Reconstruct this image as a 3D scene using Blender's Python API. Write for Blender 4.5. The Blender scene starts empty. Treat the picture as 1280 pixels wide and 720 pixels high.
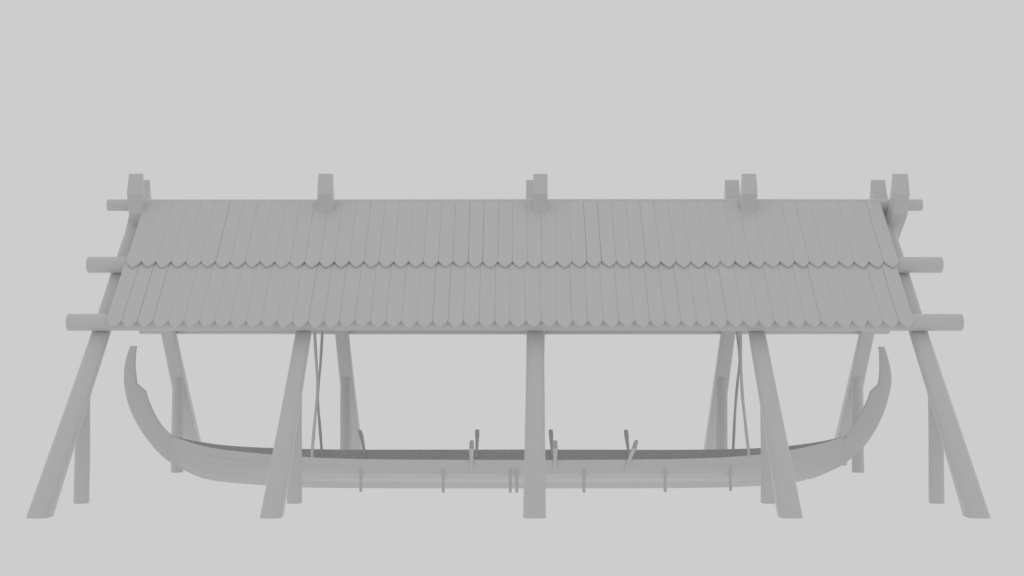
import bpy, bmesh, math, random
from mathutils import Vector
random.seed(7)
C = bpy.context.scene.collection
sc = bpy.context.scene

# ------------------------------------------------------------------ materials
def wood(name, base, var=0.03, grain=(1, 1, 1), bump=0.05, scale=6.0, rough=0.4, spec=0.5, sheen=0.5):
    m = bpy.data.materials.new(name); m.use_nodes = True
    nt = m.node_tree; N = nt.nodes; L = nt.links
    b = N['Principled BSDF']
    b.inputs['Roughness'].default_value = rough
    b.inputs['Specular IOR Level'].default_value = spec
    b.inputs['Sheen Weight'].default_value = sheen; b.inputs['Sheen Roughness'].default_value = 0.4
    tc = N.new('ShaderNodeTexCoord'); mp = N.new('ShaderNodeMapping')
    mp.inputs['Scale'].default_value = grain
    L.new(tc.outputs['Object'], mp.inputs['Vector'])
    nz = N.new('ShaderNodeTexNoise'); nz.inputs['Scale'].default_value = scale
    nz.inputs['Detail'].default_value = 6
    L.new(mp.outputs['Vector'], nz.inputs['Vector'])
    rp = N.new('ShaderNodeValToRGB')
    lo, hi = base * (1 - var), base * (1 + var)
    rp.color_ramp.elements[0].position = 0.25; rp.color_ramp.elements[0].color = (lo, lo, lo, 1)
    rp.color_ramp.elements[1].position = 0.75; rp.color_ramp.elements[1].color = (hi, hi, hi, 1)
    L.new(nz.outputs['Fac'], rp.inputs['Fac'])
    L.new(rp.outputs['Color'], b.inputs['Base Color'])
    if bump:
        bp = N.new('ShaderNodeBump'); bp.inputs['Strength'].default_value = bump
        bp.inputs['Distance'].default_value = 0.01
        L.new(nz.outputs['Fac'], bp.inputs['Height']); L.new(bp.outputs['Normal'], b.inputs['Normal'])
    return m

M_LOG = wood('grey_log', 0.625, 0.02, (12, 1.2, 1.2))
M_PURLIN = wood('grey_purlin', 0.63, 0.02, (0.6, 9, 9))
M_BOARD = wood('grey_board', 0.63, 0.02, (14, 1, 1), 0.06)
M_HULL = wood('grey_hull_plank', 0.63, 0.02, (0.6, 5, 12), 0.05)
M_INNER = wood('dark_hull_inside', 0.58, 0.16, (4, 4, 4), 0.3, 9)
M_STEM = wood('grey_stem', 0.62, 0.02, (3, 3, 3))
M_PIN = wood('grey_pin', 0.64, 0.03, (8, 8, 2))
M_ROPE = wood('grey_rope', 0.60, 0.06, (20, 20, 4))
M_PROP = wood('grey_prop', 0.56, 0.03, (12, 12, 1))

# ------------------------------------------------------------------ helpers
def obj(name, bm, mats, parent=None, sharp=28):
    bmesh.ops.recalc_face_normals(bm, faces=bm.faces)
    for e in bm.edges:
        e.smooth = len(e.link_faces) == 2 and e.calc_face_angle(3.2) < math.radians(sharp)
    for fc in bm.faces: fc.smooth = True
    me = bpy.data.meshes.new(name); bm.to_mesh(me); bm.free()
    for m in (mats if isinstance(mats, (list, tuple)) else [mats]): me.materials.append(m)
    o = bpy.data.objects.new(name, me); C.objects.link(o)
    if parent: o.parent = parent
    return o

def thing(name, label, cat, group=None, loc=(0, 0, 0)):
    o = bpy.data.objects.new(name, None); C.objects.link(o); o.location = loc
    o['label'] = label; o['category'] = cat
    if group: o['group'] = group
    return o

def tag(o, label, cat, group=None):
    o['label'] = label; o['category'] = cat
    if group: o['group'] = group
    return o

def loft(bm, rings, cap=True, mat=0):
    """rings: list of equally long point lists, closed loops"""
    V = [[bm.verts.new(p) for p in r] for r in rings]
    n = len(rings[0])
    for a, b in zip(V[:-1], V[1:]):
        for i in range(n):
            bm.faces.new((a[i], a[(i + 1) % n], b[(i + 1) % n], b[i])).material_index = mat
    if cap:
        bm.faces.new(V[0]).material_index = mat; bm.faces.new(V[-1]).material_index = mat
    return V

def log_x(x0, x1, y, z, r, seed):
    """a horizontal round timber along X, very slightly out of round"""
    rnd = random.Random(seed); n = 20; rings = []
    ph = [rnd.uniform(0, 6.28) for _ in range(3)]
    for k in range(25):
        t = k / 24; x = x0 + (x1 - x0) * t
        rr = r * (1 + 0.006 * math.sin(5 * t + ph[0])); oy = 0.003 * math.sin(4 * t + ph[1]); oz = 0.003 * math.sin(6 * t + ph[2])
        ends = [(x, rr)] 
        if k == 0: ends = [(x, rr * .975), (x + .006, rr)]
        if k == 24: ends = [(x - .006, rr), (x, rr * .975)]
        for xx, q in ends:
            rings.append([(xx, y + oy + q * math.cos(a), z + oz + q * math.sin(a)) for a in [2 * math.pi * i / n for i in range(n)]])
    bm = bmesh.new(); loft(bm, rings); return bm

def tube(pts, rads, n=10):
    pts = [Vector(p) for p in pts]; rings = []
    for i, p in enumerate(pts):
        d = (pts[min(i + 1, len(pts) - 1)] - pts[max(i - 1, 0)]).normalized()
        u = d.cross(Vector((0, 1, 0.05))).normalized(); w = d.cross(u)
        r = rads[i] if isinstance(rads, (list, tuple)) else rads
        rings.append([p + u * (r * math.cos(a)) + w * (r * math.sin(a)) for a in [2 * math.pi * k / n for k in range(n)]])
    bm = bmesh.new(); loft(bm, rings); return bm

def interp(tab, x, k):
    if x <= tab[0][0]: return tab[0][k]
    for i in range(len(tab) - 1):
        a, b = tab[i], tab[i + 1]
        if a[0] <= x <= b[0]:
            t = (x - a[0]) / (b[0] - a[0])
            m0 = (b[k] - tab[i - 1][k]) / (b[0] - tab[i - 1][0]) if i > 0 else (b[k] - a[k]) / (b[0] - a[0])
            m1 = (tab[i + 2][k] - a[k]) / (tab[i + 2][0] - a[0]) if i + 2 < len(tab) else (b[k] - a[k]) / (b[0] - a[0])
            h = b[0] - a[0]; t2 = t * t; t3 = t2 * t
            return (2 * t3 - 3 * t2 + 1) * a[k] + (t3 - 2 * t2 + t) * h * m0 + (-2 * t3 + 3 * t2) * b[k] + (t3 - t2) * h * m1
    return tab[-1][k]

# ------------------------------------------------------------------ the shed
shed = thing('boat_shed', 'long open grey timber boat shed with scalloped board roof on crossed log legs', 'boat shed')
YL, ZL, YM, ZM, ZR = 2.0865, 2.6557, 1.1077, 3.586, 4.6542
XA, XB = -6.7445, 6.8203
# x of each leg at its foot and at its top
FRONT = [(-6.337, -6.258, -6.268), (-3.228, -3.172, -3.170), (.296, .345, .350), (3.722, 3.720, 3.725), (6.226, 6.180, 6.205)]
REAR = [(-6.175, -6.168, -6.160), (-3.055, -3.055, -3.055), (.455, .456, .457), (3.872, 3.872, 3.872), (6.375, 6.362, 6.345)]
HALF_W = [(.152, .139, .118), (.145, .119, .120), (.152, .130, .116), (.154, .127, .119), (.152, .139, .122)]   # at foot, eaves, top
HALF_R = [(.146, .124, .118), (.140, .117, .120), (.150, .124, .116), (.150, .124, .119), (.146, .124, .126)]
POSTS_F = [-6.305, -3.194, .305, 3.747, 6.209]
POSTS_R = [-6.162, -3.062, .450, 3.852, 6.355]
DL = 0.1373

# side outline (y, z) of a leg standing on the viewer's side: upper and lower surface, foot to tip
LEG_UP = [(-4.604, 0), (-3.75, .845), (-2.89, 1.69), (-2.02, 2.54), (-1.04, 3.47), (-.50, 3.975), (0, 4.45), (.20, 4.68), (.33, 4.90), (.425, 5.124)]
LEG_LO = [(-4.214, 0), (-3.43, .845), (-2.635, 1.69), (-1.83, 2.54), (-.855, 3.47), (-.31, 3.975), (.28, 4.38), (.40, 4.47), (.455, 4.62), (.54, 4.778)]
def along(poly, t):
    k = min(int(t), len(poly) - 2); q = t - k
    return (poly[k][0] + (poly[k + 1][0] - poly[k][0]) * q, poly[k][1] + (poly[k + 1][1] - poly[k][1]) * q)
def leg_bm(x3, hws, side, seed):
    """side -1: foot towards the viewer, top crossing the ridge to the far side; +1 mirrored"""
    rnd = random.Random(seed); bm = bmesh.new(); rings = []; ph = rnd.uniform(0, 6)
    n = 54
    for k in range(n + 1):
        t = (len(LEG_UP) - 1) * k / n
        up, lo = along(LEG_UP, t), along(LEG_LO, t)
        s = min(1, (up[1] + lo[1]) / 2 / 4.95)
        mix = lambda v: v[0] + (v[1] - v[0]) * s / .5 if s < .5 else v[1] + (v[2] - v[1]) * (s - .5) / .5
        x, hw = mix(x3), mix(hws)
        # squared foot, rounder trunk, hewn square top: corner rounding as a share of the half width
        r0, r1 = (.58, .80) if side < 0 else (.30, .34)
        rc = r0 + (r1 - r0) * min(1, s / .30) if s < .84 else r1 - (r1 - .06) * min(1, (s - .84) / .05)
        x += .004 * math.sin(7 * s + ph) * math.sin(math.pi * s)
        ring = []
        for (cx, ct) in ((1, 1), (-1, 1), (-1, -1), (1, -1)):
            a0 = math.atan2(ct, cx)
            for j in range(6):
                a = a0 + (j - 2.5) / 5 * math.pi / 2
                u = cx * (1 - rc) + rc * math.cos(a)
                f = (ct * (1 - rc) + rc * math.sin(a) + 1) / 2
                ring.append((x + u * hw, (lo[0] + (up[0] - lo[0]) * f) * (-side), lo[1] + (up[1] - lo[1]) * f))
        rings.append(ring)
    loft(bm, rings); return bm

def post_bm(x, y, seed, ztop=1.80):
    rnd = random.Random(seed); n = 18; rings = []; ph = rnd.uniform(0, 6)
    for k in range(13):
        s = k / 12; r = .112 - .006 * s
        for (zz, q) in ([(0, r * .97), (.015, r)] if k == 0 else [(ztop * s, r)]):
            rings.append([(x + .003 * math.sin(6 * s + ph) + q * math.cos(a) * (1 + .015 * math.sin(3 * a + ph)), y + q * math.sin(a), zz)
                          for a in [2 * math.pi * i / n for i in range(n)]])
    bm = bmesh.new(); loft(bm, rings); return bm

for i in range(5):
    obj('leg', leg_bm(FRONT[i], HALF_W[i], -1, i), M_LOG, shed)
    obj('leg', leg_bm(REAR[i], HALF_R[i], 1, i + 10), M_LOG, shed)
    obj('post', post_bm(POSTS_F[i], -2.673, i + 20), M_LOG, shed)
    obj('post', post_bm(POSTS_R[i], 2.673, i + 30), M_LOG, shed)

for s in (-1, 1):
    obj('purlin', log_x(XA + .026, XB - .030, s * YL, ZL, .128, 41 + s), M_PURLIN, shed)
    obj('purlin', log_x(XA + .026, XB - .026, s * YM, ZM, .127, 44 + s), M_PURLIN, shed)
obj('ridge_log', log_x(XA + .010, XB - .007, 0, ZR, .097, 50), M_PURLIN, shed)

# shingle courses: long boards with rounded pointed ends
NB = 52
def course_bm(side, top, tip, x0, x1, seed, sc_len, thick):
    """side -1 faces the viewer; top / tip are (y, z) of the upper surface on the front slope"""
    rnd = random.Random(seed); bm = bmesh.new()
    T = Vector((0, top[0], top[1])); P = Vector((0, tip[0], tip[1]))
    d = (P - T); length = d.length; d.normalize()
    nrm = Vector((0, d.z, -d.y));  nrm = nrm if nrm.z > 0 else -nrm
    w = (x1 - x0) / NB
    prev = -1
    for i in range(NB):
        gap = rnd.choice((.0001, .0002, .0003, .0006, .0010))
        if seed in (3,) and i in (23, 31): gap = .005
        xa = x0 + w * i + gap * (1 if i else 0); xb = x0 + w * (i + 1) - gap * 1.0
        lift = rnd.uniform(0, .006); tilt = rnd.uniform(-.0045, .0045); ex = rnd.uniform(-.009, .009)
        out = []
        hw = (xb - xa) / 2; cx = (xa + xb) / 2
        body = length - sc_len + ex
        out.append((-1, 0)); out.append((-1, body * .5)); out.append((-1, body))
        K = 12
        for k in range(1, K):
            u = -1 + 2 * k / K
            out.append((u, body + sc_len * (1 - abs(u) ** 1.42)))
        out.append((1, body)); out.append((1, body * .5)); out.append((1, 0))
        def pt(u, v, h):
            p = T + d * v + nrm * (h + lift + tilt * u)
            y = p.y if side < 0 else -p.y
            return (cx + u * hw, y, p.z)
        c = .002
        topv = [bm.verts.new(pt(u * (1 - .0 if 0 else 1 - c / hw * .6), v, 0)) for u, v in out]
        midv = [bm.verts.new(pt(u, v, -c)) for u, v in out]
        botv = [bm.verts.new(pt(u, v, -thick)) for u, v in out]
        bm.faces.new(topv); bm.faces.new(botv[::-1])
        n = len(out)
        for a, b in ((topv, midv), (midv, botv)):
            for k in range(n):
                bm.faces.new((a[k], a[(k + 1) % n], b[(k + 1) % n], b[k]))
    return bm

UP_TOP, UP_TIP = (-.215, 4.690), (-1.416, 3.540)
LO_TOP, LO_TIP = (-1.10, 3.788), (-2.378, 2.590)
for s in (-1, 1):
    dx = 0 if s < 0 else DL / 2
    obj('shingle_course', course_bm(s, LO_TOP, LO_TIP, -6.090 + dx, 6.021 + dx, 2 + s * 2, .135, .030), M_BOARD, shed, 20)
    obj('shingle_course', course_bm(s, UP_TOP, UP_TIP, -6.058 + dx, 6.062 + dx, 4 + s, .137, .030), M_BOARD, shed, 20)

# ------------------------------------------------------------------ the boat
boat = thing('wooden_boat', 'long shallow grey boat with tall curved horned ends lying under the roof', 'boat')
# x, half beam, gunwale z, keel z, share of flat bottom
ST = [(-5.70, .020, .850, .440, .00), (-5.40, .150, .757, .262, .05), (-5.00, .340, .668, .108, .14), (-4.60, .485, .618, .062, .22),
      (-4.20, .622, .588, .036, .28), (-3.80, .765, .566, .018, .33), (-3.40, .890, .545, .005, .35), (-3.00, .988, .532, .001, .35),
      (-2.60, 1.065, .525, 0, .35), (-2.20, 1.118, .521, 0, .35), (-1.80, 1.155, .519, 0, .35), (-1.00, 1.190, .517, 0, .35),
      (0, 1.207, .516, 0, .35), (1.00, 1.198, .516, 0, .35), (1.80, 1.152, .518, 0, .35), (2.20, 1.118, .519, 0, .35),
      (2.60, 1.070, .521, 0, .35), (3.00, 1.005, .527, .002, .35), (3.40, .915, .538, .006, .35), (3.80, .780, .556, .013, .33),
      (4.20, .600, .583, .028, .28), (4.60, .400, .628, .058, .20), (5.00, .225, .695, .150, .10), (5.30, .100, .762, .270, .04), (5.57, .020, .845, .440, 0)]
SEC = [(1, 1), (.965, .79), (.905, .57), (.73, .385), (.50, .235), (0, 0)]     # share of beam, share of height; last one is the edge of the flat
xs = [-5.70 + (5.57 + 5.70) * k / 90 for k in range(91)]
def half_section(x):
    b, zs, zb, fl = (interp(ST, x, k) for k in (1, 2, 3, 4))
    b = max(b, .012); e = min(1, b / .9)
    pts = []
    for i, (u, v) in enumerate(SEC):
        if i == len(SEC) - 1: u, v = fl, 0
        uu = u if i == len(SEC) - 1 else (u * e + (fl + (1 - fl) * (v ** .62)) * (1 - e))
        pts.append((b * uu, zb + (zs - zb) * v))
    out = []
    lap = (.009 + .013 * min(1, max(0, (abs(x) - 2.6) / 1.2))) * min(1, b / .25)
    for i in range(len(pts) - 1):
        a, c = pts[i], pts[i + 1]
        dy, dz = c[0] - a[0], c[1] - a[1]; l = math.hypot(dy, dz) or 1
        ny, nz = -dz / l, dy / l
        out.append(a)
        if i < len(pts) - 2: out.append((c[0] + ny * lap, c[1] + nz * lap))
    out.append(pts[-1])
    return out, b, zs, zb
bm = bmesh.new(); rows = []
for x in xs:
    o, b, zs, zb = half_section(x)
    t = min(.034, b * .6)
    inner = [(max(p[0] - t, .001), p[1] + (0 if i == 0 else .03 * min(1, b / .3))) for i, p in enumerate(o[::2])]
    prof = [(-y, z) for y, z in o] + [(y, z) for y, z in o[::-1]]
    prof_in = [(y, z) for y, z in inner] + [(-y, z) for y, z in inner[::-1]]
    rows.append(([bm.verts.new((x, y, z)) for y, z in prof], [bm.verts.new((x, y, z)) for y, z in prof_in]))
for (a, ai), (c, ci) in zip(rows[:-1], rows[1:]):
    for k in range(len(a) - 1): bm.faces.new((a[k], a[k + 1], c[k + 1], c[k]))
    for k in range(len(ai) - 1): bm.faces.new((ai[k], ai[k + 1], ci[k + 1], ci[k])).material_index = 1
    bm.faces.new((a[-1], ai[0], ci[0], c[-1])); bm.faces.new((ai[-1], a[0], c[0], ci[-1]))
for a, ai in (rows[0], rows[-1]): bm.faces.new(a + ai)
obj('hull', bm, [M_HULL, M_INNER], boat, 25)

def catmull(pts, n=5):
    out = []
    for i in range(len(pts) - 1):
        p0 = pts[max(i - 1, 0)]; p1 = pts[i]; p2 = pts[i + 1]; p3 = pts[min(i + 2, len(pts) - 1)]
        for k in range(n):
            t = k / n
            out.append(tuple(.5 * (2 * p1[j] + (p2[j] - p0[j]) * t + (2 * p0[j] - 5 * p1[j] + 4 * p2[j] - p3[j]) * t * t
                                   + (3 * p1[j] - p0[j] - 3 * p2[j] + p3[j]) * t ** 3) for j in range(2)))
    out.append(pts[-1]); return out

def stem_bm(outer, inner_a, inner_b):
    """outer: curve from tip down to the keel; inner_a above the notch, inner_b below it, both from tip down"""
    o = catmull(outer, 6); i = catmull(inner_a, 5) + catmull(inner_b, 5)
    def resample(c, n):
        ln = [0]
        for a, b in zip(c[:-1], c[1:]): ln.append(ln[-1] + math.dist(a, b))
        res = []
        for k in range(n):
            s = ln[-1] * k / (n - 1); j = 0
            while j < len(ln) - 2 and ln[j + 1] < s: j += 1
            q = (s - ln[j]) / ((ln[j + 1] - ln[j]) or 1)
            res.append((c[j][0] + (c[j + 1][0] - c[j][0]) * q, c[j][1] + (c[j + 1][1] - c[j][1]) * q))
        return res
    n = len(i); i2 = i
    # pair each inner point with an outer point at the same share of the length
    ln = [0]
    for a, b in zip(i[:-1], i[1:]): ln.append(ln[-1] + math.dist(a, b))
    oo = resample(o, 400)
    o2 = [oo[min(399, int(round(399 * l / ln[-1])))] for l in ln]
    bm = bmesh.new(); rings = []
    for (ix, iz), (ox, oz) in zip(i2, o2):
        q = 1 if iz > .84 else max(.15, (iz - .25) / .59)      # the stem thins where it runs down inside the hull
        ti, to = .062 * q, .022 * max(q, .5)
        mx, mz = ox + (ix - ox) * .35, oz + (iz - oz) * .35
        rings.append([(ix, -ti, iz), (mx, -.052 * q, mz), (ox, -to, oz), (ox, to, oz), (mx, .052 * q, mz), (ix, ti, iz)])
    loft(bm, rings); return bm

LO = [(-6.329, 2.309), (-6.378, 2.166), (-6.418, 1.997), (-6.43, 1.804), (-6.418, 1.624), (-6.382, 1.445), (-6.316, 1.252), (-6.223, 1.059),
      (-6.105, .867), (-5.935, .649), (-5.823, .528), (-5.663, .398), (-5.401, .252), (-5.232, .172), (-5.054, .112)]
LIa = [(-6.238, 2.309), (-6.254, 2.139), (-6.256, 1.958), (-6.226, 1.689)]
LIb = [(-6.075, 1.561), (-6.030, 1.418), (-5.929, 1.187), (-5.797, .983), (-5.630, .815), (-5.42, .60), (-5.10, .22)]
RO = [(6.161, 2.298), (6.210, 2.143), (6.257, 1.944), (6.274, 1.762), (6.252, 1.581), (6.201, 1.383), (6.115, 1.152), (5.979, .888),
      (5.811, .657), (5.611, .471), (5.478, .361), (5.146, .197), (4.914, .115)]
RIa = [(6.079, 2.298), (6.093, 2.143), (6.090, 1.878), (6.065, 1.680)]
RIb = [(5.927, 1.548), (5.870, 1.383), (5.717, 1.119), (5.520, .825), (5.30, .60), (4.97, .22)]
obj('stem', stem_bm(LO, LIa, LIb), M_STEM, boat, 40)
obj('stem', stem_bm(RO, RIa, RIb), M_STEM, boat, 40)

def pin_bm(path, widths, th):
    """flat carved pin: path of (x, y, z), width along X, thickness along Y"""
    rings = []
    for (x, y, z), w, t in zip(path, widths, th):
        a, b = w / 2, t / 2
        rings.append([(x - a * .7, y - b, z), (x + a * .7, y - b, z), (x + a, y - b * .5, z), (x + a, y + b * .5, z),
                      (x + a * .7, y + b, z), (x - a * .7, y + b, z), (x - a, y + b * .5, z), (x - a, y - b * .5, z)])
    bm = bmesh.new(); loft(bm, rings); return bm
def gun(x): return interp(ST, x, 1)
for x0, xt in ((-.641, -.640), (.668, .672), (1.775, 1.956)):            # near side
    b = gun((x0 + xt) / 2); L = lambda s: x0 + (xt - x0) * s
    obj('thole_pin', pin_bm([(L(0), -b + .062, .350), (L(.3), -b - .015, .50), (L(.55), -b - .045, .615), (L(.76), -b - .05, .705), (L(.78), -b - .035, .715), (L(.97), -b + .02, .805), (L(1), -b + .03, .822)],
                            [.05, .055, .068, .085, .075, .064, .052], [.03, .05, .06, .06, .05, .05, .035]), M_PIN, boat, 35)
for x0, xk, xt in ((-2.535, -2.596, -2.648), (-.622, -.612, -.610), (.690, .676, .667), (2.015, 1.985, 1.968)):   # far side
    b = gun(x0)
    obj('thole_pin', pin_bm([(x0, b - .12, .40), (x0 + (xk - x0) * .4, b - .03, .53), (xk, b + .01, .68), (xk + (xt - xk) * .35, b + .02, .765), (xt - (xt - xk) * .05, b + .01, .855), (xt, b + .01, .864)],
                            [.042, .045, .062, .078, .068, .055], [.04, .045, .05, .05, .045, .035]), M_PIN, boat, 35)

# ------------------------------------------------------------------ stakes propping the hull
words = ['thin upright stake under the boat beside the second leg', 'thin upright stake under the boat midway between second and middle legs',
         'left one of the paired stakes under the boat beside the middle leg', 'right one of the paired stakes, closest to the middle leg',
         'thin upright stake under the boat just right of the middle leg', 'thin upright stake under the boat below the leaning thole pin',
         'short upright stake under the boat closest to the fourth leg']
for (x, lab) in zip((-2.395, -1.089, -.034, .069, 1.126, 2.413, 3.475), words):
    b = gun(x); zb = interp(ST, x, 3); y = -b * .925; zt = .365 if abs(x) < 3 else .372
    rings = []
    for z, r in ((0, .022), (.008, .025), (.18, .024), (zt - .05, .026), (zt, .034), (zt + .02, .034)):
        rings.append([(x + r * math.cos(a), y + r * math.sin(a), z) for a in [2 * math.pi * i / 10 for i in range(10)]])
    bm = bmesh.new(); loft(bm, rings)
    tag(obj('support_stake', bm, M_PROP, None, 35), lab, 'stake', 'stakes propping the boat hull')

# ------------------------------------------------------------------ hanging lines between roof and boat
def rope(pts, yb, yt, label):
    z0, z1 = pts[0][1], pts[-1][1]
    c = catmull(pts, 5)
    P = [(x, yb + (yt - yb) * (z - z0) / (z1 - z0), z) for x, z in c]
    rad = [.0235 + .002 * math.sin(9 * p[2]) for p in P]
    tag(obj('rope', tube(P, rad), M_ROPE, None, 50), label, 'rope', 'lines hanging from the roof to the boat')
rope([(-3.177, .543), (-3.172, .663), (-3.128, 1.17), (-3.093, 1.5), (-3.087, 1.728), (-3.101, 1.956), (-3.133, 2.526), (-3.159, 3.46)], -.95, -1.108, 'paler thin bent line in the left pair, ending on the near gunwale')
rope([(-3.245, .385), (-3.26, .538), (-3.308, 1.001), (-3.344, 1.384), (-3.339, 1.658), (-3.312, 1.961), (-3.289, 2.555), (-3.271, 3.46)], .80, 1.108, 'darker thin bent line in the left pair, ending inside the far gunwale')
rope([(3.743, .475), (3.760, .643), (3.808, 1.224), (3.863, 1.688), (3.911, 2.044), (3.909, 2.265), (3.881, 2.555), (3.837, 3.46)], .66, 1.108, 'darker thin bent line in the right pair, ending inside the far gunwale')
rope([(3.776, .524), (3.766, .665), (3.708, 1.139), (3.669, 1.471), (3.646, 1.777), (3.63, 2.082), (3.623, 2.526), (3.616, 3.46)], -.78, -1.108, 'paler thin bent line in the right pair, ending on the near gunwale')

# ------------------------------------------------------------------ light: an even pale grey surround
w = bpy.data.worlds.new('World'); sc.world = w; w.use_nodes = True
bg = w.node_tree.nodes['Background']
bg.inputs['Color'].default_value = (.610, .610, .610, 1); bg.inputs['Strength'].default_value = 1.0
sc.view_settings.view_transform = 'Standard'; sc.view_settings.look = 'None'
sc.view_settings.exposure = 0; sc.view_settings.gamma = 1; sc.view_settings.use_curve_mapping = False

cam = bpy.data.cameras.new('camera'); co = bpy.data.objects.new('camera', cam); C.objects.link(co)
cam.lens = 50; cam.sensor_width = 36; cam.clip_end = 500
co.location = (-.0063, -23.6, 2.2055); co.rotation_euler = (math.pi / 2 + .0451, 0, 0)
sc.camera = co
